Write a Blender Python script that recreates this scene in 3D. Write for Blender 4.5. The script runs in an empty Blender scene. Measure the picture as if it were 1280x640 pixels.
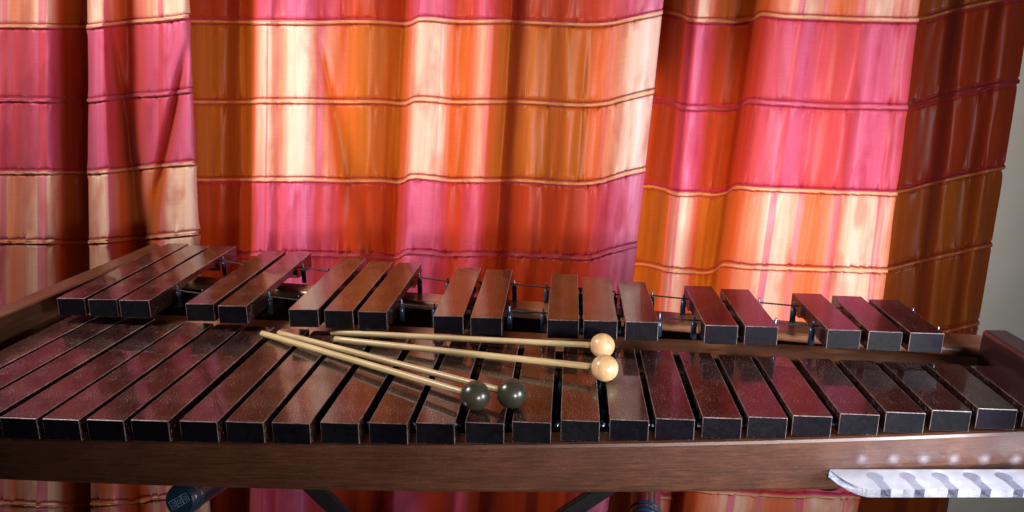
import bpy, bmesh, math, random
import numpy as np
from mathutils import Vector, Matrix

random.seed(4)
rng = np.random.RandomState(7)
sc = bpy.context.scene
COL = sc.collection

# ------------------------------------------------------------------ camera
Z0 = 0.90                      # height of the top of the lower keyboard
CAMZ = Z0 + 0.333
F = 900.0
PITCH = math.atan(236.0 / F)
cd = bpy.data.cameras.new('camera')
cam = bpy.data.objects.new('camera', cd)
COL.objects.link(cam)
cam.location = (0, 0, CAMZ)
cam.rotation_euler = (math.pi / 2 - PITCH, 0, 0)
cd.sensor_width = 36.0
cd.lens = F / 1280 * 36.0
cd.clip_start = 0.02
cd.clip_end = 100
sc.camera = cam
CP, SP = math.cos(PITCH), math.sin(PITCH)


def ray(x, y):
    a = (np.asarray(x, float) - 640) / F
    b = -(np.asarray(y, float) - 320) / F
    # camera axes: right=(1,0,0) up=(0,SP,CP) forward=(0,CP,-SP)
    return a, SP * b + CP, CP * b - SP


def on_z(x, y, z):
    a, b, c = ray(x, y)
    t = (z - CAMZ) / c
    return Vector((float(a * t), float(b * t), z))


def on_y(x, y, Y):
    a, b, c = ray(x, y)
    t = Y / b
    return Vector((float(a * t), Y, float(CAMZ + c * t)))


def on_d(x, y, d):
    a, b, c = ray(x, y)
    return Vector((float(a * d), float(b * d), float(CAMZ + c * d)))


# ------------------------------------------------------------------ helpers
def link_mesh(name, bm, mats, parent=None, smooth=False):
    me = bpy.data.meshes.new(name)
    bm.to_mesh(me)
    bm.free()
    o = bpy.data.objects.new(name, me)
    COL.objects.link(o)
    for m in (mats if isinstance(mats, (list, tuple)) else [mats]):
        me.materials.append(m)
    if parent is not None:
        o.parent = parent
    if smooth:
        me.polygons.foreach_set('use_smooth', [True] * len(me.polygons))
    return o


def empty(name, loc, label=None, cat=None, group=None):
    o = bpy.data.objects.new(name, None)
    o.empty_display_size = 0.05
    COL.objects.link(o)
    o.location = loc
    if label:
        o['label'] = label
        o['category'] = cat
    if group:
        o['group'] = group
    bpy.context.view_layer.update()
    return o


def put(o, parent):
    """parent keeping world placement (parents carry only a location / rotation)"""
    o.parent = parent
    o.matrix_parent_inverse = Matrix.LocRotScale(parent.location, parent.rotation_euler, None).inverted()
    return o


def frame_mat(origin, xdir, up=Vector((0, 0, 1))):
    x = xdir.normalized()
    y = up.cross(x).normalized()
    z = x.cross(y).normalized()
    m = Matrix((x, y, z)).transposed().to_4x4()
    m.translation = origin
    return m


def add_tube(bm, pts, rad, seg=12, cap=True):
    rings = []
    n = len(pts)
    for i, p in enumerate(pts):
        p = Vector(p)
        t = (Vector(pts[min(i + 1, n - 1)]) - Vector(pts[max(i - 1, 0)])).normalized()
        ref = Vector((0, 0, 1)) if abs(t.z) < 0.9 else Vector((1, 0, 0))
        u = t.cross(ref).normalized()
        v = t.cross(u).normalized()
        r = rad[i] if isinstance(rad, (list, tuple)) else rad
        rings.append([bm.verts.new(p + (u * math.cos(a) + v * math.sin(a)) * r)
                      for a in [2 * math.pi * k / seg for k in range(seg)]])
    for a, b in zip(rings[:-1], rings[1:]):
        for k in range(seg):
            bm.faces.new((a[k], b[k], b[(k + 1) % seg], a[(k + 1) % seg]))
    if cap:
        bm.faces.new(rings[0])
        bm.faces.new(list(reversed(rings[-1])))
    bmesh.ops.recalc_face_normals(bm, faces=bm.faces)
    return rings


def prism(bm, prof, zdir, depth):
    """polygon prof (Vectors) extruded along zdir*depth"""
    a = [bm.verts.new(p) for p in prof]
    b = [bm.verts.new(p + zdir * depth) for p in prof]
    n = len(a)
    bm.faces.new(a)
    bm.faces.new(list(reversed(b)))
    for i in range(n):
        bm.faces.new((a[i], b[i], b[(i + 1) % n], a[(i + 1) % n]))
    bmesh.ops.recalc_face_normals(bm, faces=bm.faces)


# ------------------------------------------------------------------ materials
def new_mat(name):
    m = bpy.data.materials.new(name)
    m.use_nodes = True
    nt = m.node_tree
    b = nt.nodes['Principled BSDF']
    return m, nt, b


def N(nt, t, **kw):
    n = nt.nodes.new(t)
    for k, v in kw.items():
        if k == 'inp':
            for kk, vv in v.items():
                n.inputs[kk].default_value = vv
        else:
            setattr(n, k, v)
    return n


def ramp(nt, stops, interp='LINEAR'):
    n = nt.nodes.new('ShaderNodeValToRGB')
    cr = n.color_ramp
    cr.interpolation = interp
    while len(cr.elements) < len(stops):
        cr.elements.new(0.5)
    for e, (p, c) in zip(cr.elements, stops):
        e.position = p
        e.color = c if len(c) == 4 else (*c, 1)
    return n


def math_n(nt, op, a, b=None, clamp=False):
    n = nt.nodes.new('ShaderNodeMath')
    n.operation = op
    n.use_clamp = clamp
    for i, v in enumerate((a, b)):
        if v is None:
            continue
        if isinstance(v, (int, float)):
            n.inputs[i].default_value = v
        else:
            nt.links.new(v, n.inputs[i])
    return n.outputs[0]


def mixc(nt, fac, a, b, mode='MIX'):
    n = nt.nodes.new('ShaderNodeMix')
    n.data_type = 'RGBA'
    n.blend_type = mode
    for sock, v in ((n.inputs['Factor'], fac), (n.inputs['A'], a), (n.inputs['B'], b)):
        if isinstance(v, (int, float)):
            sock.default_value = v
        elif isinstance(v, tuple):
            sock.default_value = v if len(v) == 4 else (*v, 1)
        else:
            nt.links.new(v, sock)
    return n.outputs['Result']


def wood(name, dark, light, rough, grain=(6, 90, 90), coat=0.0, dust=0.0, bump=0.1, per_obj=0.0, mottling=0.5, spec=0.5, tint=False):
    m, nt, b = new_mat(name)
    L = nt.links
    tc = N(nt, 'ShaderNodeTexCoord')
    oi = N(nt, 'ShaderNodeObjectInfo')
    mp = N(nt, 'ShaderNodeMapping')
    mp.inputs['Scale'].default_value = grain
    L.new(tc.outputs['Object'], mp.inputs['Vector'])
    off = N(nt, 'ShaderNodeVectorMath', operation='SCALE')
    off.inputs[0].default_value = (37, 91, 53)
    L.new(oi.outputs['Random'], off.inputs['Scale'])
    L.new(off.outputs[0], mp.inputs['Location'])
    n1 = N(nt, 'ShaderNodeTexNoise', inp={'Scale': 1.0, 'Detail': 8, 'Roughness': 0.65, 'Distortion': 0.6})
    L.new(mp.outputs[0], n1.inputs['Vector'])
    mp2 = N(nt, 'ShaderNodeMapping')
    mp2.inputs['Scale'].default_value = tuple(g * 4 for g in grain)
    L.new(tc.outputs['Object'], mp2.inputs['Vector'])
    L.new(off.outputs[0], mp2.inputs['Location'])
    n2 = N(nt, 'ShaderNodeTexNoise', inp={'Scale': 1.0, 'Detail': 4, 'Roughness': 0.6})
    L.new(mp2.outputs[0], n2.inputs['Vector'])
    f = math_n(nt, 'ADD', math_n(nt, 'MULTIPLY', n1.outputs[0], 0.65), math_n(nt, 'MULTIPLY', n2.outputs[0], 0.35))
    r = ramp(nt, [(0.33, dark), (0.5, tuple((a + c) / 2 for a, c in zip(dark, light))), (0.68, light)])
    L.new(f, r.inputs[0])
    col = r.outputs[0]
    if mottling:
        nm = N(nt, 'ShaderNodeTexNoise', inp={'Scale': 14.0, 'Detail': 3})
        L.new(tc.outputs['Object'], nm.inputs['Vector'])
        rm = ramp(nt, [(0.3, (1 - mottling,) * 3), (0.7, (1 + mottling * 0.6,) * 3)])
        L.new(nm.outputs[0], rm.inputs[0])
        col = mixc(nt, 1.0, col, rm.outputs[0], 'MULTIPLY')
    if per_obj:
        ro = ramp(nt, [(0, (1 - per_obj, 1 - per_obj, 1 - per_obj)), (0.35, (1.0, 0.75, 0.95)), (0.7, (1.15, 1.2, 0.9)), (1, (1 + per_obj, 1 + per_obj * 1.4, 1 + per_obj * .6))])
        L.new(oi.outputs['Random'], ro.inputs[0])
        col = mixc(nt, 1.0, col, ro.outputs[0], 'MULTIPLY')
    if tint:
        col = mixc(nt, 1.0, col, oi.outputs['Color'], 'MULTIPLY')
    rf = math_n(nt, 'ADD', math_n(nt, 'MULTIPLY', n2.outputs[0], 0.16), rough - 0.08)
    if dust:
        nd = N(nt, 'ShaderNodeTexNoise', inp={'Scale': 720.0, 'Detail': 1, 'Roughness': 0.7})
        L.new(tc.outputs['Object'], nd.inputs['Vector'])
        ng = N(nt, 'ShaderNodeTexNoise', inp={'Scale': 28.0, 'Detail': 3})
        L.new(tc.outputs['Object'], ng.inputs['Vector'])
        thr = math_n(nt, 'SUBTRACT', 0.752, math_n(nt, 'MULTIPLY', ng.outputs[0], 0.22))
        d = math_n(nt, 'MULTIPLY', math_n(nt, 'SUBTRACT', nd.outputs[0], thr), 14.0, True)
        d = math_n(nt, 'MULTIPLY', d, dust, True)
        # hairline scratches
        mps = N(nt, 'ShaderNodeMapping')
        mps.inputs['Scale'].default_value = (14, 900, 200)
        mps.inputs['Rotation'].default_value = (0, 0, 0.35)
        L.new(tc.outputs['Object'], mps.inputs['Vector'])
        L.new(off.outputs[0], mps.inputs['Location'])
        ns = N(nt, 'ShaderNodeTexNoise', inp={'Scale': 1.0, 'Detail': 1})
        L.new(mps.outputs[0], ns.inputs['Vector'])
        s = math_n(nt, 'MULTIPLY', math_n(nt, 'SUBTRACT', ns.outputs[0], 0.74), 6.0, True)
        d = math_n(nt, 'MAXIMUM', d, math_n(nt, 'MULTIPLY', s, dust * .6))
        col = mixc(nt, d, col, (0.38, 0.27, 0.23))
        rf = math_n(nt, 'ADD', rf, math_n(nt, 'MULTIPLY', d, 0.3))
    L.new(col, b.inputs['Base Color'])
    L.new(rf, b.inputs['Roughness'])
    b.inputs['Specular IOR Level'].default_value = spec
    b.inputs['Coat Weight'].default_value = coat
    b.inputs['Coat Roughness'].default_value = 0.07 if coat > 0.5 else 0.14
    bp = N(nt, 'ShaderNodeBump', inp={'Strength': bump, 'Distance': 0.0006})
    L.new(f, bp.inputs['Height'])
    L.new(bp.outputs[0], b.inputs['Normal'])
    return m


M_BAR = wood('rosewood_bar', (0.002, 0.0006, 0.0008), (0.026, 0.0044, 0.0030), 0.30, (9, 170, 90), coat=0.85, dust=1.0, bump=0.10, per_obj=0.22, spec=0.22, tint=True)
M_EDGE = wood('worn_bar_edge', (0.015, 0.008, 0.008), (0.34, 0.24, 0.23), 0.28, (120, 120, 120), bump=0.5, mottling=0.7)
M_END = wood('bar_end_grain', (0.002, 0.002, 0.003), (0.010, 0.009, 0.015), 0.36, (160, 160, 160), dust=0.02, bump=0.15, mottling=0.6, per_obj=.3, spec=0.12)
M_RAIL = wood('walnut_rail', (0.030, 0.009, 0.004), (0.135, 0.045, 0.020), 0.42, (26, 300, 520), coat=0.12, bump=0.25, dust=0.10, mottling=0.3)
M_RAIL2 = wood('inner_rail_wood', (0.15, 0.055, 0.026), (0.34, 0.15, 0.075), 0.32, (5, 60, 120), coat=0.3, bump=0.15, mottling=0.3)
M_BOARD = wood('end_board_wood', (0.025, 0.009, 0.005), (0.10, 0.038, 0.017), 0.36, (5, 70, 70), coat=0.3, bump=0.15, mottling=0.3)
M_BOARD_D = wood('dark_shaded_end_board_wood', (0.012, 0.004, 0.005), (0.05, 0.018, 0.018), 0.36, (5, 70, 70), coat=0.3, bump=0.15, mottling=0.3)  # dark wood, with the right board's shadow also put into the colour
M_BIRCH = wood('birch_handle', (0.36, 0.24, 0.10), (0.66, 0.50, 0.26), 0.42, (10, 160, 160), coat=0.15, bump=0.1, mottling=0.18)
M_BALL = wood('birch_ball', (0.55, 0.30, 0.13), (0.76, 0.50, 0.26), 0.36, (120, 30, 30), coat=0.25, bump=0.08, mottling=0.15)


def simple(name, col, rough=0.5, metal=0.0, bump=None, coat=0.0, var=0.15, nscale=60):
    m, nt, b = new_mat(name)
    L = nt.links
    tc = N(nt, 'ShaderNodeTexCoord')
    n = N(nt, 'ShaderNodeTexNoise', inp={'Scale': float(nscale), 'Detail': 5})
    L.new(tc.outputs['Object'], n.inputs['Vector'])
    r = ramp(nt, [(0.3, tuple(c * (1 - var) for c in col)), (0.7, tuple(min(1, c * (1 + var)) for c in col))])
    L.new(n.outputs[0], r.inputs[0])
    L.new(r.outputs[0], b.inputs['Base Color'])
    L.new(math_n(nt, 'ADD', math_n(nt, 'MULTIPLY', n.outputs[0], 0.2), rough - 0.1), b.inputs['Roughness'])
    b.inputs['Metallic'].default_value = metal
    b.inputs['Coat Weight'].default_value = coat
    if bump:
        bp = N(nt, 'ShaderNodeBump', inp={'Strength': bump, 'Distance': 0.0008})
        L.new(n.outputs[0], bp.inputs['Height'])
        L.new(bp.outputs[0], b.inputs['Normal'])
    return m


M_STEEL = simple('steel_pin', (0.13, 0.16, 0.22), 0.35, 1.0)
M_SLEEVE = simple('blue_black_sleeve', (0.03, 0.055, 0.11), 0.3, 0.3, coat=0.4)
M_CORD = simple('black_cord', (0.012, 0.012, 0.014), 0.6, bump=0.6, nscale=900)
M_RUBBER = simple('dark_green_rubber', (0.030, 0.027, 0.017), 0.28, 0.0, coat=0.1, bump=0.05, var=.35, nscale=45)
M_BLACK = simple('black_painted_steel', (0.010, 0.010, 0.011), 0.45, coat=0.1)
M_MATTE = simple('matt_black_gap_shade', (0.008, 0.004, 0.003), 0.95)  # black that stands for the shade beneath the bars
M_MATTE.node_tree.nodes['Principled BSDF'].inputs['Specular IOR Level'].default_value = 0.08
M_BLUET = simple('blue_black_plastic', (0.012, 0.03, 0.055), 0.28, coat=0.5)
M_PRINT = simple('pale_print', (0.35, 0.50, 0.62), 0.5)
M_WALL = simple('painted_wall', (0.74, 0.68, 0.54), 0.8, bump=0.3, var=0.05, nscale=9)
M_FLOOR = wood('floor_boards', (0.10, 0.05, 0.025), (0.24, 0.13, 0.06), 0.45, (3, 30, 30))

def acrylic(name, fac, rough):
    m, nt, b = new_mat(name)
    b.inputs['Base Color'].default_value = (0.86, 0.87, 0.95, 1)
    b.inputs['Coat Weight'].default_value = 1.0
    tr = N(nt, 'ShaderNodeBsdfTransparent')
    tr.inputs[0].default_value = (0.90, 0.91, 0.96, 1)
    tc = N(nt, 'ShaderNodeTexCoord')
    n = N(nt, 'ShaderNodeTexNoise', inp={'Scale': 55.0, 'Detail': 3})
    nt.links.new(tc.outputs['Object'], n.inputs['Vector'])
    nt.links.new(math_n(nt, 'ADD', math_n(nt, 'MULTIPLY', n.outputs[0], 0.12), rough), b.inputs['Roughness'])
    mx = N(nt, 'ShaderNodeMixShader')
    f = math_n(nt, 'ADD', math_n(nt, 'MULTIPLY', math_n(nt, 'SUBTRACT', n.outputs[0], 0.5), 0.5), fac, True)
    nt.links.new(f, mx.inputs[0])
    nt.links.new(tr.outputs[0], mx.inputs[1])
    nt.links.new(b.outputs[0], mx.inputs[2])
    nt.links.new(mx.outputs[0], nt.nodes['Material Output'].inputs['Surface'])
    return m


M_ACR = acrylic('clear_acrylic_painted_glare', 0.60, 0.06)  # top face: white mixed in for the window's reflection
M_ACR_SIDE = acrylic('clear_acrylic_edge', 0.22, 0.02)
_nt = M_ACR_SIDE.node_tree
_gl = N(_nt, 'ShaderNodeBsdfGlass', inp={'Roughness': 0.03, 'IOR': 1.49})
_gl.inputs[0].default_value = (0.93, 0.94, 0.98, 1)
_mx = [n for n in _nt.nodes if n.type == 'MIX_SHADER'][0]
_nt.links.new(_gl.outputs[0], _mx.inputs[1])
M_ACR_THIN = acrylic('thin_clear_acrylic', 0.10, 0.02)
M_LIGHT_SPOT = acrylic('painted_light_spot', 0.30, 0.3)  # fading white that stands for light cast through the slots
_nt = M_LIGHT_SPOT.node_tree
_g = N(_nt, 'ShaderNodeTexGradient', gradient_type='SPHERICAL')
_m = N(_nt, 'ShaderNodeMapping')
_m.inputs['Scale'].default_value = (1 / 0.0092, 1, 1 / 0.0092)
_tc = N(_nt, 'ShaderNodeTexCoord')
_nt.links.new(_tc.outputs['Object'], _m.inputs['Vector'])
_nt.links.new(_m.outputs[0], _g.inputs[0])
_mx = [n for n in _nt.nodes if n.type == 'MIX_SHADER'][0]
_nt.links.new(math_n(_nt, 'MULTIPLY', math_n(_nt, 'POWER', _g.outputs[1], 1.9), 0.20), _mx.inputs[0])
M_PAD = simple('frosted_pad', (0.75, 0.74, 0.78), 0.3, coat=0.5)


def silk(phase):
    m, nt, b = new_mat('checked_silk')
    L = nt.links
    uv = N(nt, 'ShaderNodeUVMap')
    uv.uv_map = 'weave'
    sep = N(nt, 'ShaderNodeSeparateXYZ')
    L.new(uv.outputs[0], sep.inputs[0])
    tc = N(nt, 'ShaderNodeTexCoord')
    u = sep.outputs[0]
    v = sep.outputs[1]
    cl = N(nt, 'ShaderNodeUVMap')
    cl.uv_map = 'cloth'
    scl = N(nt, 'ShaderNodeSeparateXYZ')
    L.new(cl.outputs[0], scl.inputs[0])
    # fine vertical thread streaks shift the warp colour a little
    mp = N(nt, 'ShaderNodeMapping')
    mp.inputs['Scale'].default_value = (9, 0.25, 1)
    L.new(cl.outputs[0], mp.inputs['Vector'])
    ns = N(nt, 'ShaderNodeTexNoise', inp={'Scale': 1.0, 'Detail': 5, 'Roughness': 0.65})
    L.new(mp.outputs[0], ns.inputs['Vector'])
    uu = math_n(nt, 'ADD', u, math_n(nt, 'MULTIPLY', math_n(nt, 'SUBTRACT', ns.outputs[0], 0.5), 0.42), True)
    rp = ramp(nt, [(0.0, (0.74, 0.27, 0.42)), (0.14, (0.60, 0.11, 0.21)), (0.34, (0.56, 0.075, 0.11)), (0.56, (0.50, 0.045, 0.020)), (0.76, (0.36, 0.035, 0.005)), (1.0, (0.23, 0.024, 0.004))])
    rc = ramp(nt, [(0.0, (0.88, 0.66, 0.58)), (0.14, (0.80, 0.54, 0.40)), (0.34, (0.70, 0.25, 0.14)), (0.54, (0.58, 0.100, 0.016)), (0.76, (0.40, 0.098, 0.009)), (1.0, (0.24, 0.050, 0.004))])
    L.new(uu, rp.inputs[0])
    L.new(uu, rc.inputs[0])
    # which pair of rows: floor((v+phase)/2) mod 2
    k = math_n(nt, 'MODULO', math_n(nt, 'FLOOR', math_n(nt, 'DIVIDE', math_n(nt, 'ADD', v, 8.0 + phase), 2.0)), 2.0)
    # narrow rose warp stripes through the pale areas, running with the cloth
    w1 = N(nt, 'ShaderNodeTexNoise', noise_dimensions='1D', inp={'Scale': 3.6, 'Detail': 2, 'Roughness': 0.8})
    L.new(math_n(nt, 'ADD', scl.outputs[0], 3.7 * (phase + 1)), w1.inputs['W'])
    pale = math_n(nt, 'MULTIPLY', math_n(nt, 'SUBTRACT', 0.55, u), 4.0, True)
    rose = math_n(nt, 'MULTIPLY', math_n(nt, 'MULTIPLY', math_n(nt, 'SUBTRACT', w1.outputs[0], 0.56), 22.0, True), pale)
    # wavering patches where the shot silk turns its coral side
    mq = N(nt, 'ShaderNodeMapping')
    mq.inputs['Scale'].default_value = (4.2, 1.3, 1)
    mq.inputs['Location'].default_value = (phase * 3.1, 0.4, 0)
    L.new(cl.outputs[0], mq.inputs['Vector'])
    nq = N(nt, 'ShaderNodeTexNoise', inp={'Scale': 1.0, 'Detail': 2.5, 'Roughness': 0.5, 'Distortion': 0.25})
    L.new(mq.outputs[0], nq.inputs['Vector'])
    patch = math_n(nt, 'MULTIPLY', math_n(nt, 'MULTIPLY', math_n(nt, 'SUBTRACT', nq.outputs[0], 0.52), 7.0, True), pale)
    rcc = mixc(nt, math_n(nt, 'MULTIPLY', rose, 0.85), rc.outputs[0], (0.66, 0.16, 0.22))
    rcc = mixc(nt, math_n(nt, 'MULTIPLY', patch, 0.55), rcc, (0.56, 0.14, 0.085))
    rpp = mixc(nt, math_n(nt, 'MULTIPLY', rose, 0.6), rp.outputs[0], (0.56, 0.045, 0.035))
    rpp = mixc(nt, math_n(nt, 'MULTIPLY', patch, 0.6), rpp, (0.42, 0.035, 0.070))
    col = mixc(nt, k, rpp, rcc)
    # the tuck lines: dark crimson threads outside, bright thread inside
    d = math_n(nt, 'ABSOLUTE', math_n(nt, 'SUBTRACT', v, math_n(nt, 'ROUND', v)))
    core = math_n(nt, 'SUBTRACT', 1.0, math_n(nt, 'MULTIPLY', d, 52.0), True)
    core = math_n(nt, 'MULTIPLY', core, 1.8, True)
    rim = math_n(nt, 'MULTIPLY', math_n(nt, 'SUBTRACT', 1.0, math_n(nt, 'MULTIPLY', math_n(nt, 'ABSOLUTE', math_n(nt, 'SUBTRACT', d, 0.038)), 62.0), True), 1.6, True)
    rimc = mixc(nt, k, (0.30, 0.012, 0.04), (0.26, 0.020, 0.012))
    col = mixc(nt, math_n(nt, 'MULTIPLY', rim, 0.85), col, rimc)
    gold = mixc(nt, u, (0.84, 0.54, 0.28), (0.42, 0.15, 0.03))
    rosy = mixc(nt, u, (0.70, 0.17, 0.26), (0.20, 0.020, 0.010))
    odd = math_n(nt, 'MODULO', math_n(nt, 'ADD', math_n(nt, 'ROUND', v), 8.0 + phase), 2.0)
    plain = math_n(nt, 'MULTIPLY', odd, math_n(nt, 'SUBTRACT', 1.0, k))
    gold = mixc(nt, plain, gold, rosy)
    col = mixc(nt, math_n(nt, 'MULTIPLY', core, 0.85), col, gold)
    # slubs: short horizontal thick threads
    mp2 = N(nt, 'ShaderNodeMapping')
    mp2.inputs['Scale'].default_value = (3.5, 75, 1)
    L.new(cl.outputs[0], mp2.inputs['Vector'])
    n2 = N(nt, 'ShaderNodeTexNoise', inp={'Scale': 1.0, 'Detail': 3})
    L.new(mp2.outputs[0], n2.inputs['Vector'])
    rs = ramp(nt, [(0.25, (0.93,) * 3), (0.75, (1.05,) * 3)])
    L.new(n2.outputs[0], rs.inputs[0])
    col = mixc(nt, 1.0, col, rs.outputs[0], 'MULTIPLY')
    L.new(col, b.inputs['Base Color'])
    b.inputs['Roughness'].default_value = 0.47
    b.inputs['Specular IOR Level'].default_value = 0.32
    b.inputs['Anisotropic'].default_value = 0.4
    b.inputs['Sheen Weight'].default_value = 0.15
    b.inputs['Sheen Roughness'].default_value = 0.4
    # soft crumples
    mp3 = N(nt, 'ShaderNodeMapping')
    mp3.inputs['Scale'].default_value = (5.5, 1.6, 1)
    L.new(cl.outputs[0], mp3.inputs['Vector'])
    n3 = N(nt, 'ShaderNodeTexNoise', inp={'Scale': 1.0, 'Detail': 3, 'Roughness': 0.45, 'Distortion': 0.8})
    L.new(mp3.outputs[0], n3.inputs['Vector'])
    b1 = N(nt, 'ShaderNodeBump', inp={'Strength': 0.16, 'Distance': 0.006})
    L.new(n3.outputs[0], b1.inputs['Height'])
    b2 = N(nt, 'ShaderNodeBump', inp={'Strength': 0.06, 'Distance': 0.0005})
    L.new(n2.outputs[0], b2.inputs['Height'])
    L.new(b1.outputs[0], b2.inputs['Normal'])
    L.new(b2.outputs[0], b.inputs['Normal'])
    # a little light comes through the cloth
    tr = N(nt, 'ShaderNodeBsdfTranslucent')
    L.new(col, tr.inputs['Color'])
    mx = N(nt, 'ShaderNodeMixShader')
    mx.inputs[0].default_value = 0.35
    L.new(b.outputs[0], mx.inputs[1])
    L.new(tr.outputs[0], mx.inputs[2])
    L.new(mx.outputs[0], nt.nodes['Material Output'].inputs['Surface'])
    return m


# ------------------------------------------------------------------ curtain
D = 1.44


def noise2(x, y, seed):
    """smooth value noise on arrays"""
    xi = np.floor(x).astype(int)
    yi = np.floor(y).astype(int)
    fx = x - xi
    fy = y - yi
    fx = fx * fx * (3 - 2 * fx)
    fy = fy * fy * (3 - 2 * fy)

    def h(a, b):
        n = (a * 374761393 + b * 668265263 + seed * 1442695041) & 0x7fffffff
        n = ((n ^ (n >> 13)) * 1274126177) & 0x7fffffff
        return ((n ^ (n >> 16)) & 0xffff) / 65535.0 - 0.5
    return (h(xi, yi) * (1 - fx) + h(xi + 1, yi) * fx) * (1 - fy) + (h(xi, yi + 1) * (1 - fx) + h(xi + 1, yi + 1) * fx) * fy


def curtain(label, ctrl, rows, phase, seed, drapes=()):
    """ctrl: (x at the top, x lower down, fold depth, warp colour, row drop)"""
    c = np.array(ctrl, float)
    seg = np.hypot(np.diff(c[:, 0]), np.diff(c[:, 2]) * 700)
    s = np.concatenate([[0], np.cumsum(seg)])
    ds = 1.15
    S = np.arange(0, s[-1] + ds, ds)
    cols = [np.interp(S, s, c[:, k]) for k in range(5)]
    ker = np.exp(-0.5 * (np.arange(-12, 13) / 4.2) ** 2)
    ker /= ker.sum()
    for k in range(5):
        kk = ker
        pad = np.pad(cols[k], 12, mode='reflect', reflect_type='odd')
        cols[k] = np.convolve(pad, kk, mode='valid')
    xt, xb, dep, cc, dy = cols
    dep = dep * 1.9
    n = len(S)
    CS = []
    # rows: dense around each tuck
    rl = []
    r0, r1 = -3, len(rows) - 3 + 1
    base = np.array([-0.5, -0.42, -0.34, -0.27, -0.21, -0.16, -0.12, -0.09, -0.07, -0.055, -0.044, -0.035, -0.027, -0.02, -0.013, -0.006])
    one = np.concatenate([base, [0.0], -base[::-1][:-1]])
    for r in range(0, len(rows)):
        rl.append(one + r)
    R = np.concatenate(rl)
    R = R[(R >= 0) & (R <= len(rows) - 1)]
    Y = np.interp(R, np.arange(len(rows)), rows)
    # smooth the piecewise spacing
    XX = np.arange(n)[None, :]
    yy = Y[:, None] + dy[None, :] + 2.4 * noise2(S[None, :] / 60.0 + 0 * R[:, None], np.round(R)[:, None] * 3.1 + 0 * S[None, :], seed + 5)
    f = yy / 350.0
    xx = xt[None, :] * (1 - f) + xb[None, :] * f
    d = np.abs(R - np.round(R))[:, None]
    # slanting drapes: a valley, its shading also put into the warp colour
    drop = np.zeros_like(xx)
    for (xa, ya, xb_, yb, wd, dp, dc) in drapes:
        tt = (yy - ya) / (yb - ya)
        g = np.exp(-((xx - (xa + (xb_ - xa) * tt)) / (wd * (0.35 + 0.65 * np.clip(tt, 0, 1.4)))) ** 2) * np.clip(tt * 3, 0, 1)
        drop += dp * g
        cshift = dc * g
        CS.append(cshift)
    # folds breathe with height
    wob = 0.010 * noise2(S[None, :] / 45.0, R[:, None] * 0.55, seed) + 0.007 * noise2(S[None, :] / 19.0 + R[:, None] * .4, R[:, None] * 0.9, seed + 1)
    # puckers hanging from each tuck
    rr = np.floor(R)[:, None]
    puck = noise2(S[None, :] / 6.5 + 0 * R[:, None], rr * 7.3 + 0 * S[None, :], seed + 2)
    puckb = noise2(S[None, :] / 7.5 + 0 * R[:, None], np.round(R)[:, None] * 5.7 + 0 * S[None, :], seed + 3)
    frac = (R - np.floor(R))[:, None]
    long_ = noise2(S[None, :] / 11.0 + (frac - .5) * 1.0, rr * 3.7 + frac * 1.3 + 0 * S[None, :], seed + 4)
    env = np.exp(-(d / 0.13) ** 1.0) * (1 - np.exp(-(d / 0.03) ** 2))
    wr = 0.0075 * puckb * env + 0.0030 * puck * np.exp(-(frac / .22)) * (1 - np.exp(-(d / 0.03) ** 2)) + 0.0042 * long_ * np.sin(math.pi * np.clip(frac, 0, 1)) ** .6
    # the sewn tuck is a raised double cord
    sp = noise2(S[None, :] / 5.2 + 0 * R[:, None], (np.round(R) * 2 + (R > np.round(R)))[:, None] * 9.1 + 0 * S[None, :], seed + 8)
    wr = wr + 0.045 * np.clip(np.abs(sp) - 0.16, 0, 1) * np.sign(sp) * np.exp(-d / (0.05 + 0.10 * np.abs(puckb))) * (1 - np.exp(-(d / 0.03) ** 2))
    ridge = 0.0045 * np.exp(-(d / 0.026) ** 4) - 0.0012 * np.exp(-(d / 0.006) ** 2) - 0.003 * np.exp(-((d - 0.042) / 0.013) ** 2)
    dep2 = dep[None, :] + wob + wr + ridge
    a, b, cz = ray(xx, yy)
    # fold offset first, then small relief along the plane normal
    Yw = D - dep[None, :] - wob + drop
    t = Yw / b
    P = np.stack([a * t, Yw - wr - ridge, CAMZ + cz * t], -1)
    nr = len(R)
    verts = P.reshape(-1, 3)
    ii = (np.arange(nr - 1)[:, None] * n + np.arange(n - 1)[None, :])
    quads = np.stack([ii, ii + n, ii + n + 1, ii + 1], -1).reshape(-1, 4)
    me = bpy.data.meshes.new('curtain')
    me.vertices.add(len(verts))
    me.vertices.foreach_set('co', verts.ravel())
    me.loops.add(quads.size)
    me.loops.foreach_set('vertex_index', quads.ravel().astype(np.int32))
    me.polygons.add(len(quads))
    me.polygons.foreach_set('loop_start', np.arange(0, quads.size, 4, dtype=np.int32))
    me.update(calc_edges=True)
    uvl = me.uv_layers.new(name='weave')
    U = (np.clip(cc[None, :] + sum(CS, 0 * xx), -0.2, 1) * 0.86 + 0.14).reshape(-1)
    V = np.broadcast_to((R + ROW0)[:, None] + 0 * cc[None, :], (nr, n)).reshape(-1)
    uvd = np.stack([U[quads.ravel()], V[quads.ravel()]], -1)
    uvl.data.foreach_set('uv', uvd.ravel().astype(np.float32))
    uv2 = me.uv_layers.new(name='cloth')
    U2 = np.broadcast_to(S[None, :] / 100.0 + 0 * R[:, None], (nr, n)).reshape(-1)
    V2 = np.broadcast_to((R + ROW0)[:, None] + 0 * cc[None, :], (nr, n)).reshape(-1)
    uv2.data.foreach_set('uv', np.stack([U2[quads.ravel()], V2[quads.ravel()]], -1).ravel().astype(np.float32))
    me.polygons.foreach_set('use_smooth', [True] * len(quads))
    o = bpy.data.objects.new('curtain', me)
    COL.objects.link(o)
    me.materials.append(silk(phase))
    o['label'] = label
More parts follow.
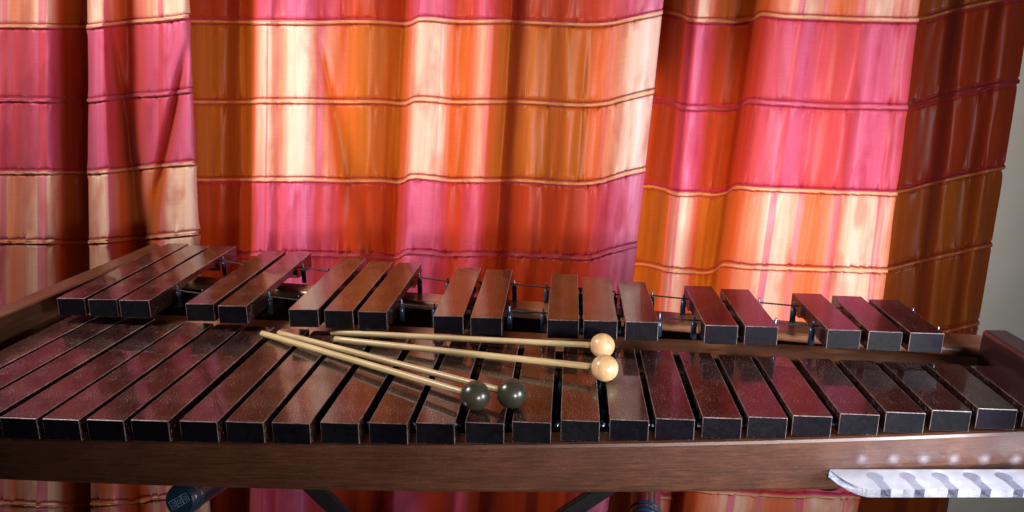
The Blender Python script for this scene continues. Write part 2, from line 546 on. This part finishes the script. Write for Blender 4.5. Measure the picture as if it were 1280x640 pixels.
    o['category'] = 'curtain'
    return o


ROW0 = -2


def ext(rows, up):
    a = [rows[0] - 2 * up, rows[0] - up] + list(rows)
    while a[-1] < 1000:
        a.append(a[-1] + (a[-1] - a[-2]) * 0.965)
    return a


rowsL = ext([33, 125, 215, 303, 388, 470, 551, 630, 705], 96)
rowsM = ext([27, 127, 225, 318, 408, 495, 578, 660, 740], 103)
rowsR = ext([20, 129, 236, 333, 430, 524, 615, 700, 780], 110)
# index 0 of the lists is row -2, so that row r lies between rows[r] and rows[r+1]

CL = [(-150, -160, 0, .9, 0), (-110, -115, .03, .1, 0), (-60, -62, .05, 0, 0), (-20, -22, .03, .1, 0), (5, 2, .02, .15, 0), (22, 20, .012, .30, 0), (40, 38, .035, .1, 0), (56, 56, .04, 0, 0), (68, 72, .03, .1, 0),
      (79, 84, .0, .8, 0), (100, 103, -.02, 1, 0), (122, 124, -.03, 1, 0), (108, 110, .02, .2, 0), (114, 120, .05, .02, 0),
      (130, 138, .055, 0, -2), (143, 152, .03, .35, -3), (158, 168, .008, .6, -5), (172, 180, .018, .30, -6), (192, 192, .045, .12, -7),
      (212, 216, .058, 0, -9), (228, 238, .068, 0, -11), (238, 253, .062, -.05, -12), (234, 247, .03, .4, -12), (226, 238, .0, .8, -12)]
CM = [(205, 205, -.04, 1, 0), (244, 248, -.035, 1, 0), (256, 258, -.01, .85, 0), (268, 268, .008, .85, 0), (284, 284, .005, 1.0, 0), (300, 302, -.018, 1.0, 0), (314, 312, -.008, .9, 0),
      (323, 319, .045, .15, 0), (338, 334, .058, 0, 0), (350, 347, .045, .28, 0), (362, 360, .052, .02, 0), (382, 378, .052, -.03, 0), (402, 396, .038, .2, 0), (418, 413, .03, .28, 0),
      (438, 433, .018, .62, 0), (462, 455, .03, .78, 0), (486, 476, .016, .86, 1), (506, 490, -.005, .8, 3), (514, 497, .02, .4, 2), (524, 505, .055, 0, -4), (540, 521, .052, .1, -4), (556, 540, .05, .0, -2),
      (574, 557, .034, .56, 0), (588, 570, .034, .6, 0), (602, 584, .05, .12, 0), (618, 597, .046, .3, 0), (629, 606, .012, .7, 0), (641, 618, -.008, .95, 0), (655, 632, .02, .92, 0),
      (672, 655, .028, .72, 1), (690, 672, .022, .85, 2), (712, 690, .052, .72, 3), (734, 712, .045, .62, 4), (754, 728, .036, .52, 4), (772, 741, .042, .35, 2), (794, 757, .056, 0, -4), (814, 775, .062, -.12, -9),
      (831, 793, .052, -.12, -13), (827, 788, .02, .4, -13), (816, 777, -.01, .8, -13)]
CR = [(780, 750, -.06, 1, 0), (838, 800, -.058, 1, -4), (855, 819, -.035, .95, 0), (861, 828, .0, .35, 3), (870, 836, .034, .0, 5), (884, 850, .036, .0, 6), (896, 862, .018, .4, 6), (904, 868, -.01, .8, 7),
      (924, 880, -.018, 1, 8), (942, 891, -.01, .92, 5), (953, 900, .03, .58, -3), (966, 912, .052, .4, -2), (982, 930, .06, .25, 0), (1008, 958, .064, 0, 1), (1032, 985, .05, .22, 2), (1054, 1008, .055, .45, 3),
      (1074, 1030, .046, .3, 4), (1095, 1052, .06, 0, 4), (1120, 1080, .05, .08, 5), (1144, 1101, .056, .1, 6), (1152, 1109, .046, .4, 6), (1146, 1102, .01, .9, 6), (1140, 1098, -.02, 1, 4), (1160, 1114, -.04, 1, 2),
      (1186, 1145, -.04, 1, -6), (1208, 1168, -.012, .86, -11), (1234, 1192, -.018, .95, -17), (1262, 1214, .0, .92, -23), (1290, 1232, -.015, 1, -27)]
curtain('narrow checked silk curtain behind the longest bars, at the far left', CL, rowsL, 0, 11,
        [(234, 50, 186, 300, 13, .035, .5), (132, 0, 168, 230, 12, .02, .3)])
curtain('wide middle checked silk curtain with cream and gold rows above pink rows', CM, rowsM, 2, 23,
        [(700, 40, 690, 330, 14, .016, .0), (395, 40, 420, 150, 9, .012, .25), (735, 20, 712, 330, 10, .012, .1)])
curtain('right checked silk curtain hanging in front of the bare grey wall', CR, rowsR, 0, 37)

# ------------------------------------------------------------------ wall + floor
bm = bmesh.new()
bmesh.ops.create_grid(bm, x_segments=1, y_segments=1, size=1)
for v in bm.verts:
    v.co = Vector((v.co.x * 3.5, D + 0.16, 1.4 + v.co.y * 1.4))
w = link_mesh('wall', bm, M_WALL)
w['kind'] = 'structure'
bm = bmesh.new()
bmesh.ops.create_grid(bm, x_segments=1, y_segments=1, size=1)
for v in bm.verts:
    v.co = Vector((v.co.x * 3.5, v.co.y * 1.2 + 0.39, 0))
w = link_mesh('floor', bm, M_FLOOR)
w['kind'] = 'structure'

# ------------------------------------------------------------------ xylophone
xyl = empty('xylophone', (0, 0.8, Z0 - 0.08), 'concert xylophone with two rows of dark rosewood bars in a walnut frame', 'xylophone')
BW = 0.038
TH = 0.0225


def make_bar(FR, RR, width, thick, arch, z, tint=(1, 1, 1)):
    """FR, RR: front-right and rear-right top corners"""
    d = (RR - FR)
    Lb = d.length
    d.normalize()
    side = Vector((d.y, -d.x, 0))          # to the right
    mid = (FR + RR) / 2 - side * width / 2
    bm = bmesh.new()
    prof = []
    h = Lb / 2
    prof.append((-h, 0)); prof.append((h, 0)); prof.append((h, -thick))
    a = h * 0.52
    K = 14
    prof.append((a, -thick))
    for i in range(1, K):
        t = 1 - 2 * i / K
        prof.append((a * t, -thick + arch * (1 - t ** 4) * 0.97))
    prof.append((-a, -thick)); prof.append((-h, -thick))
    pv = [Vector((p[0], -width / 2, p[1])) for p in prof]
    prism(bm, pv, Vector((0, 1, 0)), width)
    edges = [e for e in bm.edges if e.calc_face_angle(0) > 1.2]
    r = bmesh.ops.bevel(bm, geom=edges, offset=0.0007 , segments=2, affect='EDGES', profile=0.5)
    bmesh.ops.recalc_face_normals(bm, faces=bm.faces)
    for f in bm.faces:
        n = f.normal
        if max(abs(n.x), abs(n.y), abs(n.z)) < 0.985 and not (n.z < -0.1 and abs(n.y) < .05):
            f.material_index = 1
        elif abs(n.x) > 0.985:
            f.material_index = 2
    o = link_mesh('bar', bm, [M_BAR, M_EDGE, M_END])
    m = frame_mat(mid, d)
    o.matrix_world = m
    o.color = (*tint, 1)
    put(o, xyl)
    return mid, d, side, Lb


def TINT(i):
    if i in (6, 7, 8, 9, 11, 13, 14, 15):
        return (1.2, 1.25, 0.85)      # browner bars in the middle of the row
    if i in (18, 22, 24):
        return (1.1, 1.0, 0.95)
    if i in (16, 17, 19, 20, 21):
        return (1.35, 0.75, 1.25)
    return (1.0, 0.9, 0.95)


right_front = [-122, -67, -11, 45, 98, 154, 210, 271, 329, 387, 448, 509, 568, 630, 689, 750, 811.5, 869, 928, 985, 1041, 1100, 1157.5, 1215, 1272.5, 1331]
fy = np.poly1d(np.polyfit([41, 95, 269, 387, 568, 750, 869, 928, 1041, 1157, 1272], [524, 524, 527, 530, 530, 527.5, 525.6, 523.8, 520, 516.5, 513.4], 3))
ry = np.poly1d(np.polyfit([96, 792, 842, 946, 1043, 1145, 1251], [391, 436, 438.6, 444.7, 449, 454, 457], 2))
NAT = []
for i, x in enumerate(right_front):
    y = float(fy(max(x, 0)))
    sl = 1.93 - 0.1337 * i
    # meet the rear curve
    yr = 430.0
    for _ in range(6):
        xr = x + sl * (y - yr)
        yr = float(ry(xr))
    FR = on_z(x, y, Z0)
    RR = on_z(xr, yr, Z0)
    jit = random.uniform(-0.0006, 0.0006)
    for P in (FR, RR):
        P.z += jit
    Lg = (RR - FR).length
    arch = 0.004 + 0.011 * (1 - i / 25.0)
    NAT.append(make_bar(FR, RR, BW, TH, arch, Z0, TINT(i)))

ZA = Z0 + 0.036
acc = [((75.7, 371.6), (105, 373), (235.5, 304.4)), ((112, 373), (145.5, 374.3), (262, 307)), ((151, 374), (186, 375.5), (295, 307.5)),
       ((236, 378), (266.5, 380), (357.5, 313.5)), ((273.6, 381), (308, 382.5), (388.5, 316)),
       ((361, 386), (397.5, 387), (458, 322)), ((406, 388), (441, 388.5), (491.5, 327)), ((449, 389), (483.5, 390), (526.6, 328.5)),
       ((541, 395), (579, 395.3), (601.5, 334.6)), ((588, 396.5), (627.6, 397.4), (640.5, 337)),
       ((684, 399.5), (723.7, 400.6), (722.3, 342.8)), ((729, 400.3), (772, 401.6), (763, 347)), ((782, 401.8), (823.5, 403), (807, 352.4)),
       ((881.7, 407), (923, 407.4), (890.5, 357.7)), ((932, 408), (973.3, 408.6), (936, 361.7)),
       ((1035.6, 412.4), (1077, 413), (1026, 367)), ((1087.4, 414.6), (1129, 415.4), (1076.5, 370.4)), ((1139, 416.2), (1181, 417), (1123, 374.8))]
ACC = []
for i, (FL, FRp, RRp) in enumerate(acc):
    FR = on_z(*FRp, ZA)
    RR = on_z(*RRp, ZA)
    FLw = on_z(*FL, ZA)
    ACC.append(make_bar(FR, RR, min(0.041, max(0.037, (FR - FLw).length)), 0.024, 0.005 + 0.012 * (1 - i / 17.0), ZA, (1.15, 1.2, 0.85) if i in (6, 7, 9, 10) else (1.1, .85, 1.0)))

# nodal points
def node(b, k):
    mid, d, side, Lb = b
    return mid + d * Lb * k


def strip(name, line_front, line_back, ztop, height, mat, bev=0.003):
    """a straight bar-like rail between two world end lines. line_*: (P_left, P_right)"""
    bm = bmesh.new()
    a, b_ = line_front
    c, d_ = line_back
    top = [bm.verts.new((p.x, p.y, ztop)) for p in (a, b_, d_, c)]
    bot = [bm.verts.new((p.x, p.y, ztop - height)) for p in (a, b_, d_, c)]
    bm.faces.new(top)
    bm.faces.new(list(reversed(bot)))
    for k in range(4):
        bm.faces.new((top[k], bot[k], bot[(k + 1) % 4], top[(k + 1) % 4]))
    bmesh.ops.recalc_face_normals(bm, faces=bm.faces)
    bmesh.ops.bevel(bm, geom=list(bm.edges), offset=bev, segments=3, affect='EDGES', profile=0.5)
    o = link_mesh(name, bm, mat)
    # object axis along the rail so the grain follows it
    x = (b_ - a).normalized()
    m = frame_mat((a + b_) / 2, Vector((x.x, x.y, 0)))
    o.data.transform(m.inverted())
    o.matrix_world = m
    put(o, xyl)
    for p in o.data.polygons:
        p.use_smooth = p.area < 0.002
    return o


# front rail: gently bowed face, follows the bar ends
ZR = Z0 - TH - 0.004
bm = bmesh.new()
xs = np.linspace(-160, 1440, 33)
bot_y = np.poly1d(np.polyfit([0, 320, 640, 960, 1100], [601, 612.5, 617, 615, 611.5], 2))
prev = None
fd = float(np.mean([(b[0] - b[1] * b[3] / 2).y for b in NAT[4:24]])) + 0.007
ringsv = []
cx = None
Hs = []
for x in xs:
    # y (depth) of bar front ends at this column
    P = on_z(x, float(fy(min(max(x, 0), 1280))), Z0)
    Yf = P.y + 0.006
    B = on_y(x, float(bot_y(x)), Yf)
    Hs.append((x, Yf, B.z, B.x))
p1 = np.poly1d(np.polyfit([h[3] for h in Hs[3:-3]], [h[1] for h in Hs[3:-3]], 2))
p2 = np.poly1d(np.polyfit([h[3] for h in Hs[3:-3]], [h[2] for h in Hs[3:-3]], 2))
XL, XR = -0.62, 0.60
for X in np.linspace(XL, XR, 40):
    Yf = float(p1(X)); zb = float(p2(X))
    c = 0.004
    pr = [(Yf, zb + c), (Yf + c * .3, zb + c * .3), (Yf + c, zb), (Yf + 0.024, zb), (Yf + 0.028, zb + c), (Yf + 0.028, ZR - c), (Yf + 0.024, ZR), (Yf + c, ZR), (Yf + c * .3, ZR - c * .3), (Yf, ZR - c)]
    ringsv.append([bm.verts.new((X, a, b)) for a, b in pr])
for a, b in zip(ringsv[:-1], ringsv[1:]):
    for k in range(10):
        bm.faces.new((a[k], a[(k + 1) % 10], b[(k + 1) % 10], b[k]))
bm.faces.new(ringsv[0]); bm.faces.new(list(reversed(ringsv[-1])))
bmesh.ops.recalc_face_normals(bm, faces=bm.faces)
o = link_mesh('front_rail', bm, M_RAIL)
put(o, xyl)
print('rail', p1(0), p2(0), ZR, [b[3] for b in NAT][::5], [b[3] for b in ACC][::4], [math.degrees(math.atan2(b[1].x, b[1].y)) for b in NAT][::5])

# middle and rear rails
ZM = Z0 - 0.012
strip('middle_rail', (on_z(-2, 406, ZM), on_z(1256, 463, ZM)), (on_z(42, 385, ZM), on_z(1243, 441.5, ZM)), ZM, 0.05, M_RAIL2, 0.005)
ZB = Z0 + 0.006
strip('rear_rail', (on_z(136, 344, ZB), on_z(1245, 438, ZB)), (on_z(152, 337, ZB), on_z(1230, 418, ZB)), ZB, 0.013, M_RAIL2, 0.005)
# end boards
ZE = Z0 + 0.03
strip('end_board', (on_z(-160, 462, ZE), on_z(205, 309, ZE)), (on_z(-175, 454, ZE), on_z(195, 302, ZE)), ZE, 0.075, M_BOARD, 0.004)
strip('end_board', (on_z(1227, 411.5, ZE), on_z(1420, 535, ZE)), (on_z(1258, 411.5, ZE), on_z(1475, 535, ZE)), ZE, 0.05, M_BOARD_D, 0.004)


def bank(bars, ztop, k0, k1, drop):  # resonator tubes under a black plate added to keep the gaps dark
    bm = bmesh.new()
    L_ = [bm.verts.new((b[0] + b[1] * b[3] * k0 + b[2] * (0 if 0 < i < len(bars) - 1 else (.03 if i else -.03))).to_tuple()) for i, b in enumerate(bars)]
    R_ = [bm.verts.new((b[0] + b[1] * b[3] * k1 + b[2] * (0 if 0 < i < len(bars) - 1 else (.03 if i else -.03))).to_tuple()) for i, b in enumerate(bars)]
    for i in range(len(bars) - 1):
        bm.faces.new((L_[i], L_[i + 1], R_[i + 1], R_[i]))
    for v in bm.verts:
        v.co.z = ztop
    ret = bmesh.ops.extrude_face_region(bm, geom=list(bm.faces))
    for v in [g for g in ret['geom'] if isinstance(g, bmesh.types.BMVert)]:
        v.co.z = ztop - 0.003
    for i, b in enumerate(bars):
        c = b[0]
        add_tube(bm, [(c.x, c.y, ztop - 0.003), (c.x, c.y, ztop - drop)], 0.0185, 20)
    bmesh.ops.recalc_face_normals(bm, faces=bm.faces)
    put(link_mesh('resonators_and_gap_darkener', bm, M_MATTE), xyl)


bank(NAT, Z0 - 0.045, -0.44, 0.44, 0.075)
bank(ACC, ZA - 0.050, -0.42, 0.33, 0.085)

# posts
bm = bmesh.new()
add_tube(bm, [(0, 0, -0.036), (0, 0, -0.002), (0, 0, 0.0)], [0.0026, 0.0026, 0.0020], 12)
sleeve_me = link_mesh('sleeve', bm, M_SLEEVE, smooth=False).data
bpy.data.objects.remove(bpy.data.objects['sleeve'])
bm = bmesh.new()
add_tube(bm, [(0, 0, -0.04), (0, 0, 0.006), (0, 0, 0.0075)], [0.0013, 0.0013, 0.0006], 10)
add_tube(bm, [(0, 0, -0.038), (0, 0, -0.007), (0, 0, -0.0055)], [0.0038, 0.0036, 0.0022], 12)
for f in bm.faces:
    if len(f.verts) == 4 and max(math.hypot(v.co.x, v.co.y) for v in f.verts) > 0.0020:
        f.material_index = 1
post_me = None


def post(P, zt, sz=1.0):
    global post_me
    if post_me is None:
        o = link_mesh('post', bm, [M_STEEL, M_SLEEVE], smooth=True)
        post_me = o.data
    else:
        o = bpy.data.objects.new('post', post_me)
        COL.objects.link(o)
    o.location = (P.x, P.y, zt)
    o.scale = (1, 1, sz)
    put(o, xyl)


def cord_line(pts, z):
    out = []
    for p in pts:
        out.append((p.x, p.y, z))
    return out


KN = 0.27
for k in (-KN, KN):
    for i in range(3, 25):
        a, b = node(NAT[i], k), node(NAT[i + 1], k)
        post((a + b) / 2, Z0 - 0.0175)
for k in (-KN, KN):
    for i in range(18):
        mid, d, side, Lb = ACC[i]
        p = node(ACC[i], k)
        last = i == 17
        gap = None if last else ((ACC[i + 1][0] - ACC[i][0]).length)
        if gap is not None and gap < 0.062:
            post((p + node(ACC[i + 1], k)) / 2, ZA - 0.011, 0.5)
        else:
            post(p + side * (BW / 2 + 0.0065), ZA - 0.006, 0.68)
            if not last:
                s2 = ACC[i + 1][2]
                post(node(ACC[i + 1], k) - s2 * (BW / 2 + 0.0065), ZA - 0.006, 0.68)


def twisted_cord(pts, rad=0.0011):
    bm = bmesh.new()
    P = [Vector(p) for p in pts]
    seg = []
    for a, b in zip(P[:-1], P[1:]):
        n = max(2, int((b - a).length / 0.0011))
        for i in range(n):
            seg.append(a.lerp(b, i / n))
    seg.append(P[-1])
    for ph in (0, math.pi):
        pts2 = []
        for i, p in enumerate(seg):
            a = ph + i * 0.9
            pts2.append(p + Vector((0, math.cos(a), math.sin(a))) * rad * 0.55)
        add_tube(bm, pts2, rad * 0.62, 5)
    o = link_mesh('cord', bm, M_CORD, smooth=True)
    put(o, xyl)


for k in (-KN, KN):
    pts = []
    for b in NAT:
        p = node(b, k)
        pts.append((p.x, p.y, Z0 - 0.0125))
    twisted_cord(pts)
    pts = []
    for i, b in enumerate(ACC):
        p = node(b, k)
        s = b[2] * (BW / 2 + 0.006)
        pts.append((p.x - s.x, p.y - s.y, ZA - 0.0075))
        pts.append((p.x + s.x, p.y + s.y, ZA - 0.0075))
    twisted_cord(pts)

# acrylic mallet holder under the right end of the front rail
ZH_ref = on_y(1150, 585, float(p1(0.33))).z
Yr = float(p1(0.30)) - 0.001
ZT = ZH_ref


def hp(x, y):
    p = on_z(x, y, ZT)
    return (p.x, p.y)


depthY = on_z(1150, 612, ZT).y       # front edge
x_tip = on_y(1037, 586, Yr).x
slots = [1108, 1150, 1192, 1233, 1274, 1315, 1356]
outline = [(x_tip, Yr)]
frontx = on_z(1090, 612, ZT).x
for t in np.linspace(0.12, 1, 9):
    ang = t * math.pi / 2
    outline.append((x_tip + (frontx - x_tip) * (1 - math.cos(ang)) * 0.55 + (frontx - x_tip) * t * 0.45, Yr + (depthY - Yr) * math.sin(ang)))
for sx in slots:
    c = on_z(sx, 612, ZT).x
    wv = 0.0050
    r = 0.0078
    cy = Yr + (depthY - Yr) * 0.36
    outline.append((c - wv, depthY))
    a0 = math.asin(wv / r)
    for t in np.linspace(0, 1, 13):
        ang = -math.pi / 2 - a0 - t * (2 * math.pi - 2 * a0)
        outline.append((c + r * math.cos(ang), cy + r * math.sin(ang)))
    outline.append((c + wv, depthY))
xend = on_z(slots[-1] + 42, 612, ZT).x
outline.append((xend, depthY)); outline.append((xend, Yr))
bm = bmesh.new()
vs = [bm.verts.new((x, y, ZT)) for x, y in outline]
f = bm.faces.new(vs)
if f.normal.z < 0:
    f.normal_flip()
bmesh.ops.triangulate(bm, faces=[f], quad_method='BEAUTY', ngon_method='EAR_CLIP')
ret = bmesh.ops.extrude_face_region(bm, geom=list(bm.faces))
for v in [g for g in ret['geom'] if isinstance(g, bmesh.types.BMVert)]:
    v.co.z -= 0.0085
bmesh.ops.recalc_face_normals(bm, faces=bm.faces)
for f in bm.faces:
    f.material_index = 0 if f.normal.z > 0.9 else 1
holder = link_mesh('mallet_holder', bm, [M_ACR, M_ACR_SIDE])
put(holder, xyl)
holder['label'] = 'clear acrylic rack with slots for mallets'

# soft caustic light spots on the rail, made as faint whitish discs
bpy.context.view_layer.update()
HINV = (xyl.matrix_world @ holder.matrix_parent_inverse).inverted()
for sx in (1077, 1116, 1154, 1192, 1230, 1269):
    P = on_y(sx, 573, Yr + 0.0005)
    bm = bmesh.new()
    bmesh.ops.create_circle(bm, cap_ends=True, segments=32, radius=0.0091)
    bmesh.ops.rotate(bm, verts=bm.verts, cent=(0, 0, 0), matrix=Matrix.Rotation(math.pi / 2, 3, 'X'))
    q = link_mesh('light_spot', bm, M_LIGHT_SPOT)
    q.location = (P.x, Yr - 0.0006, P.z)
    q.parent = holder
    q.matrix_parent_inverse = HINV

# ------------------------------------------------------------------ mallets
def mallet(tail, head, r_head, label, mats, squash=1.0, r_h=0.0036, z_tail=0.0042):
    H = on_z(head[0], head[1], Z0 + r_head * squash)
    T = on_z(tail[0], tail[1], Z0 + z_tail)
    g = empty('mallet', (H.x, H.y, Z0), label, 'mallet', None)
    dv = (H - T)
    L = dv.length
    dn = dv.normalized()
    bm = bmesh.new()
    n = 26
    pts, rs = [], []
    for i in range(n + 1):
        t = i / n
        pts.append((t * (L - r_head * 0.4), 0, 0))
        rs.append(r_h * (1 + 0.10 * (1 - t)))
    pts = [(-0.0012, 0, 0)] + pts
    rs = [r_h * 0.7] + rs
    add_tube(bm, pts, rs, 20)
    h = link_mesh('handle', bm, mats[0], smooth=True)
    m = frame_mat(T, dn)
    h.matrix_world = m
    put(h, g)
    bm = bmesh.new()
    bmesh.ops.create_uvsphere(bm, u_segments=48, v_segments=28, radius=r_head)
    for v in bm.verts:
        v.co.z *= 1.0
        # small flat where the handle enters
        if v.co.x < -r_head * 0.93:
            v.co.x = -r_head * 0.93
    hd = link_mesh('head', bm, mats[1], smooth=True)
    m2 = frame_mat(H, dn)
    hd.matrix_world = m2
    if squash != 1.0:
        for v in hd.data.vertices:
            v.co.x *= 0.95
    put(hd, g)
    return g


mallet((415, 415.5), (753, 432), 0.0146, 'wooden ball mallet lying farthest back, behind the other pale one', (M_BIRCH, M_BALL))
mallet((419, 424), (756, 460), 0.0148, 'wooden ball mallet lying in front of the other pale one', (M_BIRCH, M_BALL))
mallet((349, 416.5), (639.5, 491.5), 0.0152, 'dark rubber ball mallet on the right of the dark pair', (M_BIRCH, M_RUBBER), 1.0)
mallet((328, 417), (594, 494.5), 0.0150, 'dark rubber ball mallet on the left of the dark pair', (M_BIRCH, M_RUBBER), 1.0)

# ------------------------------------------------------------------ stand
st = empty('folding_stand', (0, 0.95, 0), 'black folding stand with round tubes under the xylophone', 'stand')


def flat_leg(A, B, wdt, thk):
    d = (B - A)
    L = d.length
    bm = bmesh.new()
    bmesh.ops.create_cube(bm, size=1)
    for v in bm.verts:
        v.co = Vector((v.co.x * L, v.co.y * thk, v.co.z * wdt))
    bmesh.ops.bevel(bm, geom=list(bm.edges), offset=0.002, segments=2, affect='EDGES')
    o = link_mesh('leg', bm, M_BLACK)
    o.matrix_world = frame_mat((A + B) / 2, d)
    put(o, st)
    return o


def leg_px(p, q, d, wdt, thk=0.012):
    """leg plane at constant depth d (world y); extended down to the floor, up to the frame"""
    A = on_y(p[0], p[1], d)
    B = on_y(q[0], q[1], d)
    v = B - A
    if v.z > 0:
        A, B, v = B, A, -v
    zt = 0.845
    t0 = (zt - A.z) / v.z
    t1 = (0.006 - A.z) / v.z
    return flat_leg(A + v * t0, A + v * t1, wdt, thk)


leg_px((772, 600), (712, 640), 0.98, 0.026)
leg_px((387, 604), (425, 640), 1.02, 0.028)


def tube_cap(P, Q, r, logo=False):
    """P = cap centre, Q = far end"""
    d = (Q - P)
    L = d.length
    bm = bmesh.new()
    prof = [(0.004, r * 0.93), (0.006, r * 1.0), (0.014, r * 1.0), (0.0145, r * 0.955), (0.017, r * 0.955), (0.0175, r * 1.0), (0.022, r * 1.0), (0.0225, r * 0.95), (L, r * 0.95)]
    add_tube(bm, [(a, 0, 0) for a, _ in prof], [b for _, b in prof], 40)
    o = link_mesh('tube', bm, M_BLUET, smooth=False)
    for p in o.data.polygons:
        p.use_smooth = len(p.vertices) == 4
    m = frame_mat(P, d)
    o.matrix_world = m
    put(o, st)
    bm = bmesh.new()
    add_tube(bm, [(0, 0, 0), (0.0015, 0, 0), (0.0045, 0, 0)], [r * 0.86, r * 0.93, r * 0.95], 40)
    c = link_mesh('end_cap', bm, M_BLUET)
    c.matrix_world = m
    c.parent = o
    c.matrix_parent_inverse = Matrix.Identity(4)
    c.matrix_basis = Matrix.Identity(4)
    if logo:
        bm = bmesh.new()
        def seg(y0, z0, y1, z1, w=0.0002):
            a = Vector((-0.0003, y0, z0)); b = Vector((-0.0003, y1, z1))
            t = (b - a).normalized()
            n = Vector((0, -t.z, t.y)) * w
            q = [bm.verts.new(p) for p in (a - n - t * w, b - n + t * w, b + n + t * w, a + n - t * w)]
            bm.faces.new(q)
        s = r * 0.42
        for k in (-1, 0, 1):
            y0 = (k - .5) * s * 1.04; y1 = y0 + s * .96
            z0, z1 = -s * .62, s * .62
            seg(y0, z0, y1, z0); seg(y1, z0, y1, z1); seg(y1, z1, y0, z1); seg(y0, z1, y0, z0)
            # letter inside each box
            a0, a1 = y0 + s * .26, y0 + s * .70
            b0, b1 = -s * .3, s * .3
            if k == 1:
                seg(a0, b1, a0, b0); seg(a0, b1, a1, b1); seg(a0, b0, a1, b0); seg(a1, b0, a1, 0); seg(a1, 0, (a0 + a1) / 2, 0)
            else:
                seg(a0, b1, a0, b0); seg(a0, b1, a1, b1); seg(a0, 0, a1, 0); seg(a0, b0, a1, b0)
                if k == 0:
                    seg(a1, b0, a1, b1)
        lg = link_mesh('printed_logo', bm, M_PRINT)
        lg.parent = c
        lg.rotation_euler = (LOGO_ROT, 0, 0)
    return o


LOGO_ROT = -0.55
tube_cap(on_d(224, 627, 0.84), on_d(330, 560, 1.05), 0.0195, True)
tube_cap(on_d(806, 656, 0.86), on_d(809, 560, 0.98), 0.0195, False)

# ------------------------------------------------------------------ light
def area(name, loc, target, size, power, col, sy=None, spread=None):
    ld = bpy.data.lights.new(name, 'AREA')
    ld.energy = power
    ld.color = col
    ld.shape = 'RECTANGLE'
    ld.size = size
    ld.size_y = sy or size
    o = bpy.data.objects.new(name, ld)
    COL.objects.link(o)
    o.location = loc
    o.rotation_euler = (Vector(target) - Vector(loc)).to_track_quat('-Z', 'Y').to_euler()
    if spread:
        ld.spread = math.radians(spread)
    return o


area('key_lamp', (-0.88, 0.74, 1.72), (0.30, 1.44, 0.98), 0.30, 17, (1.0, 0.92, 0.86))
area('low_front_fill', (0.75, -0.60, 1.00), (0.12, 1.44, 1.22), 0.35, 3.8, (1.0, 0.94, 0.92), 0.14, 62)  # added fill, aimed to brighten the curtain and skim past the bar tops
area('window_behind_curtain', (0.45, D + 0.145, 0.92), (0.45, 0.0, 0.92), 0.5, 5.6, (1.0, 0.96, 0.96), 0.6)
area('window_behind_curtain', (-0.30, D + 0.145, 1.10), (-0.30, 0.0, 1.10), 0.7, 4.0, (1.0, 0.95, 0.95), 0.6)
area('window_lamp', (0.74, 0.33, 0.99), (0.30, 0.78, 0.88), 0.25, 10, (0.80, 0.87, 1.0), 0.25)
w = bpy.data.worlds.new('World')
sc.world = w
w.use_nodes = True
bg = w.node_tree.nodes['Background']
bg.inputs[0].default_value = (0.8, 0.7, 0.75, 1)
bg.inputs[1].default_value = 0.01
sc.view_settings.view_transform = 'Standard'
sc.view_settings.look = 'None'
sc.view_settings.exposure = 0
sc.render.engine = 'CYCLES'
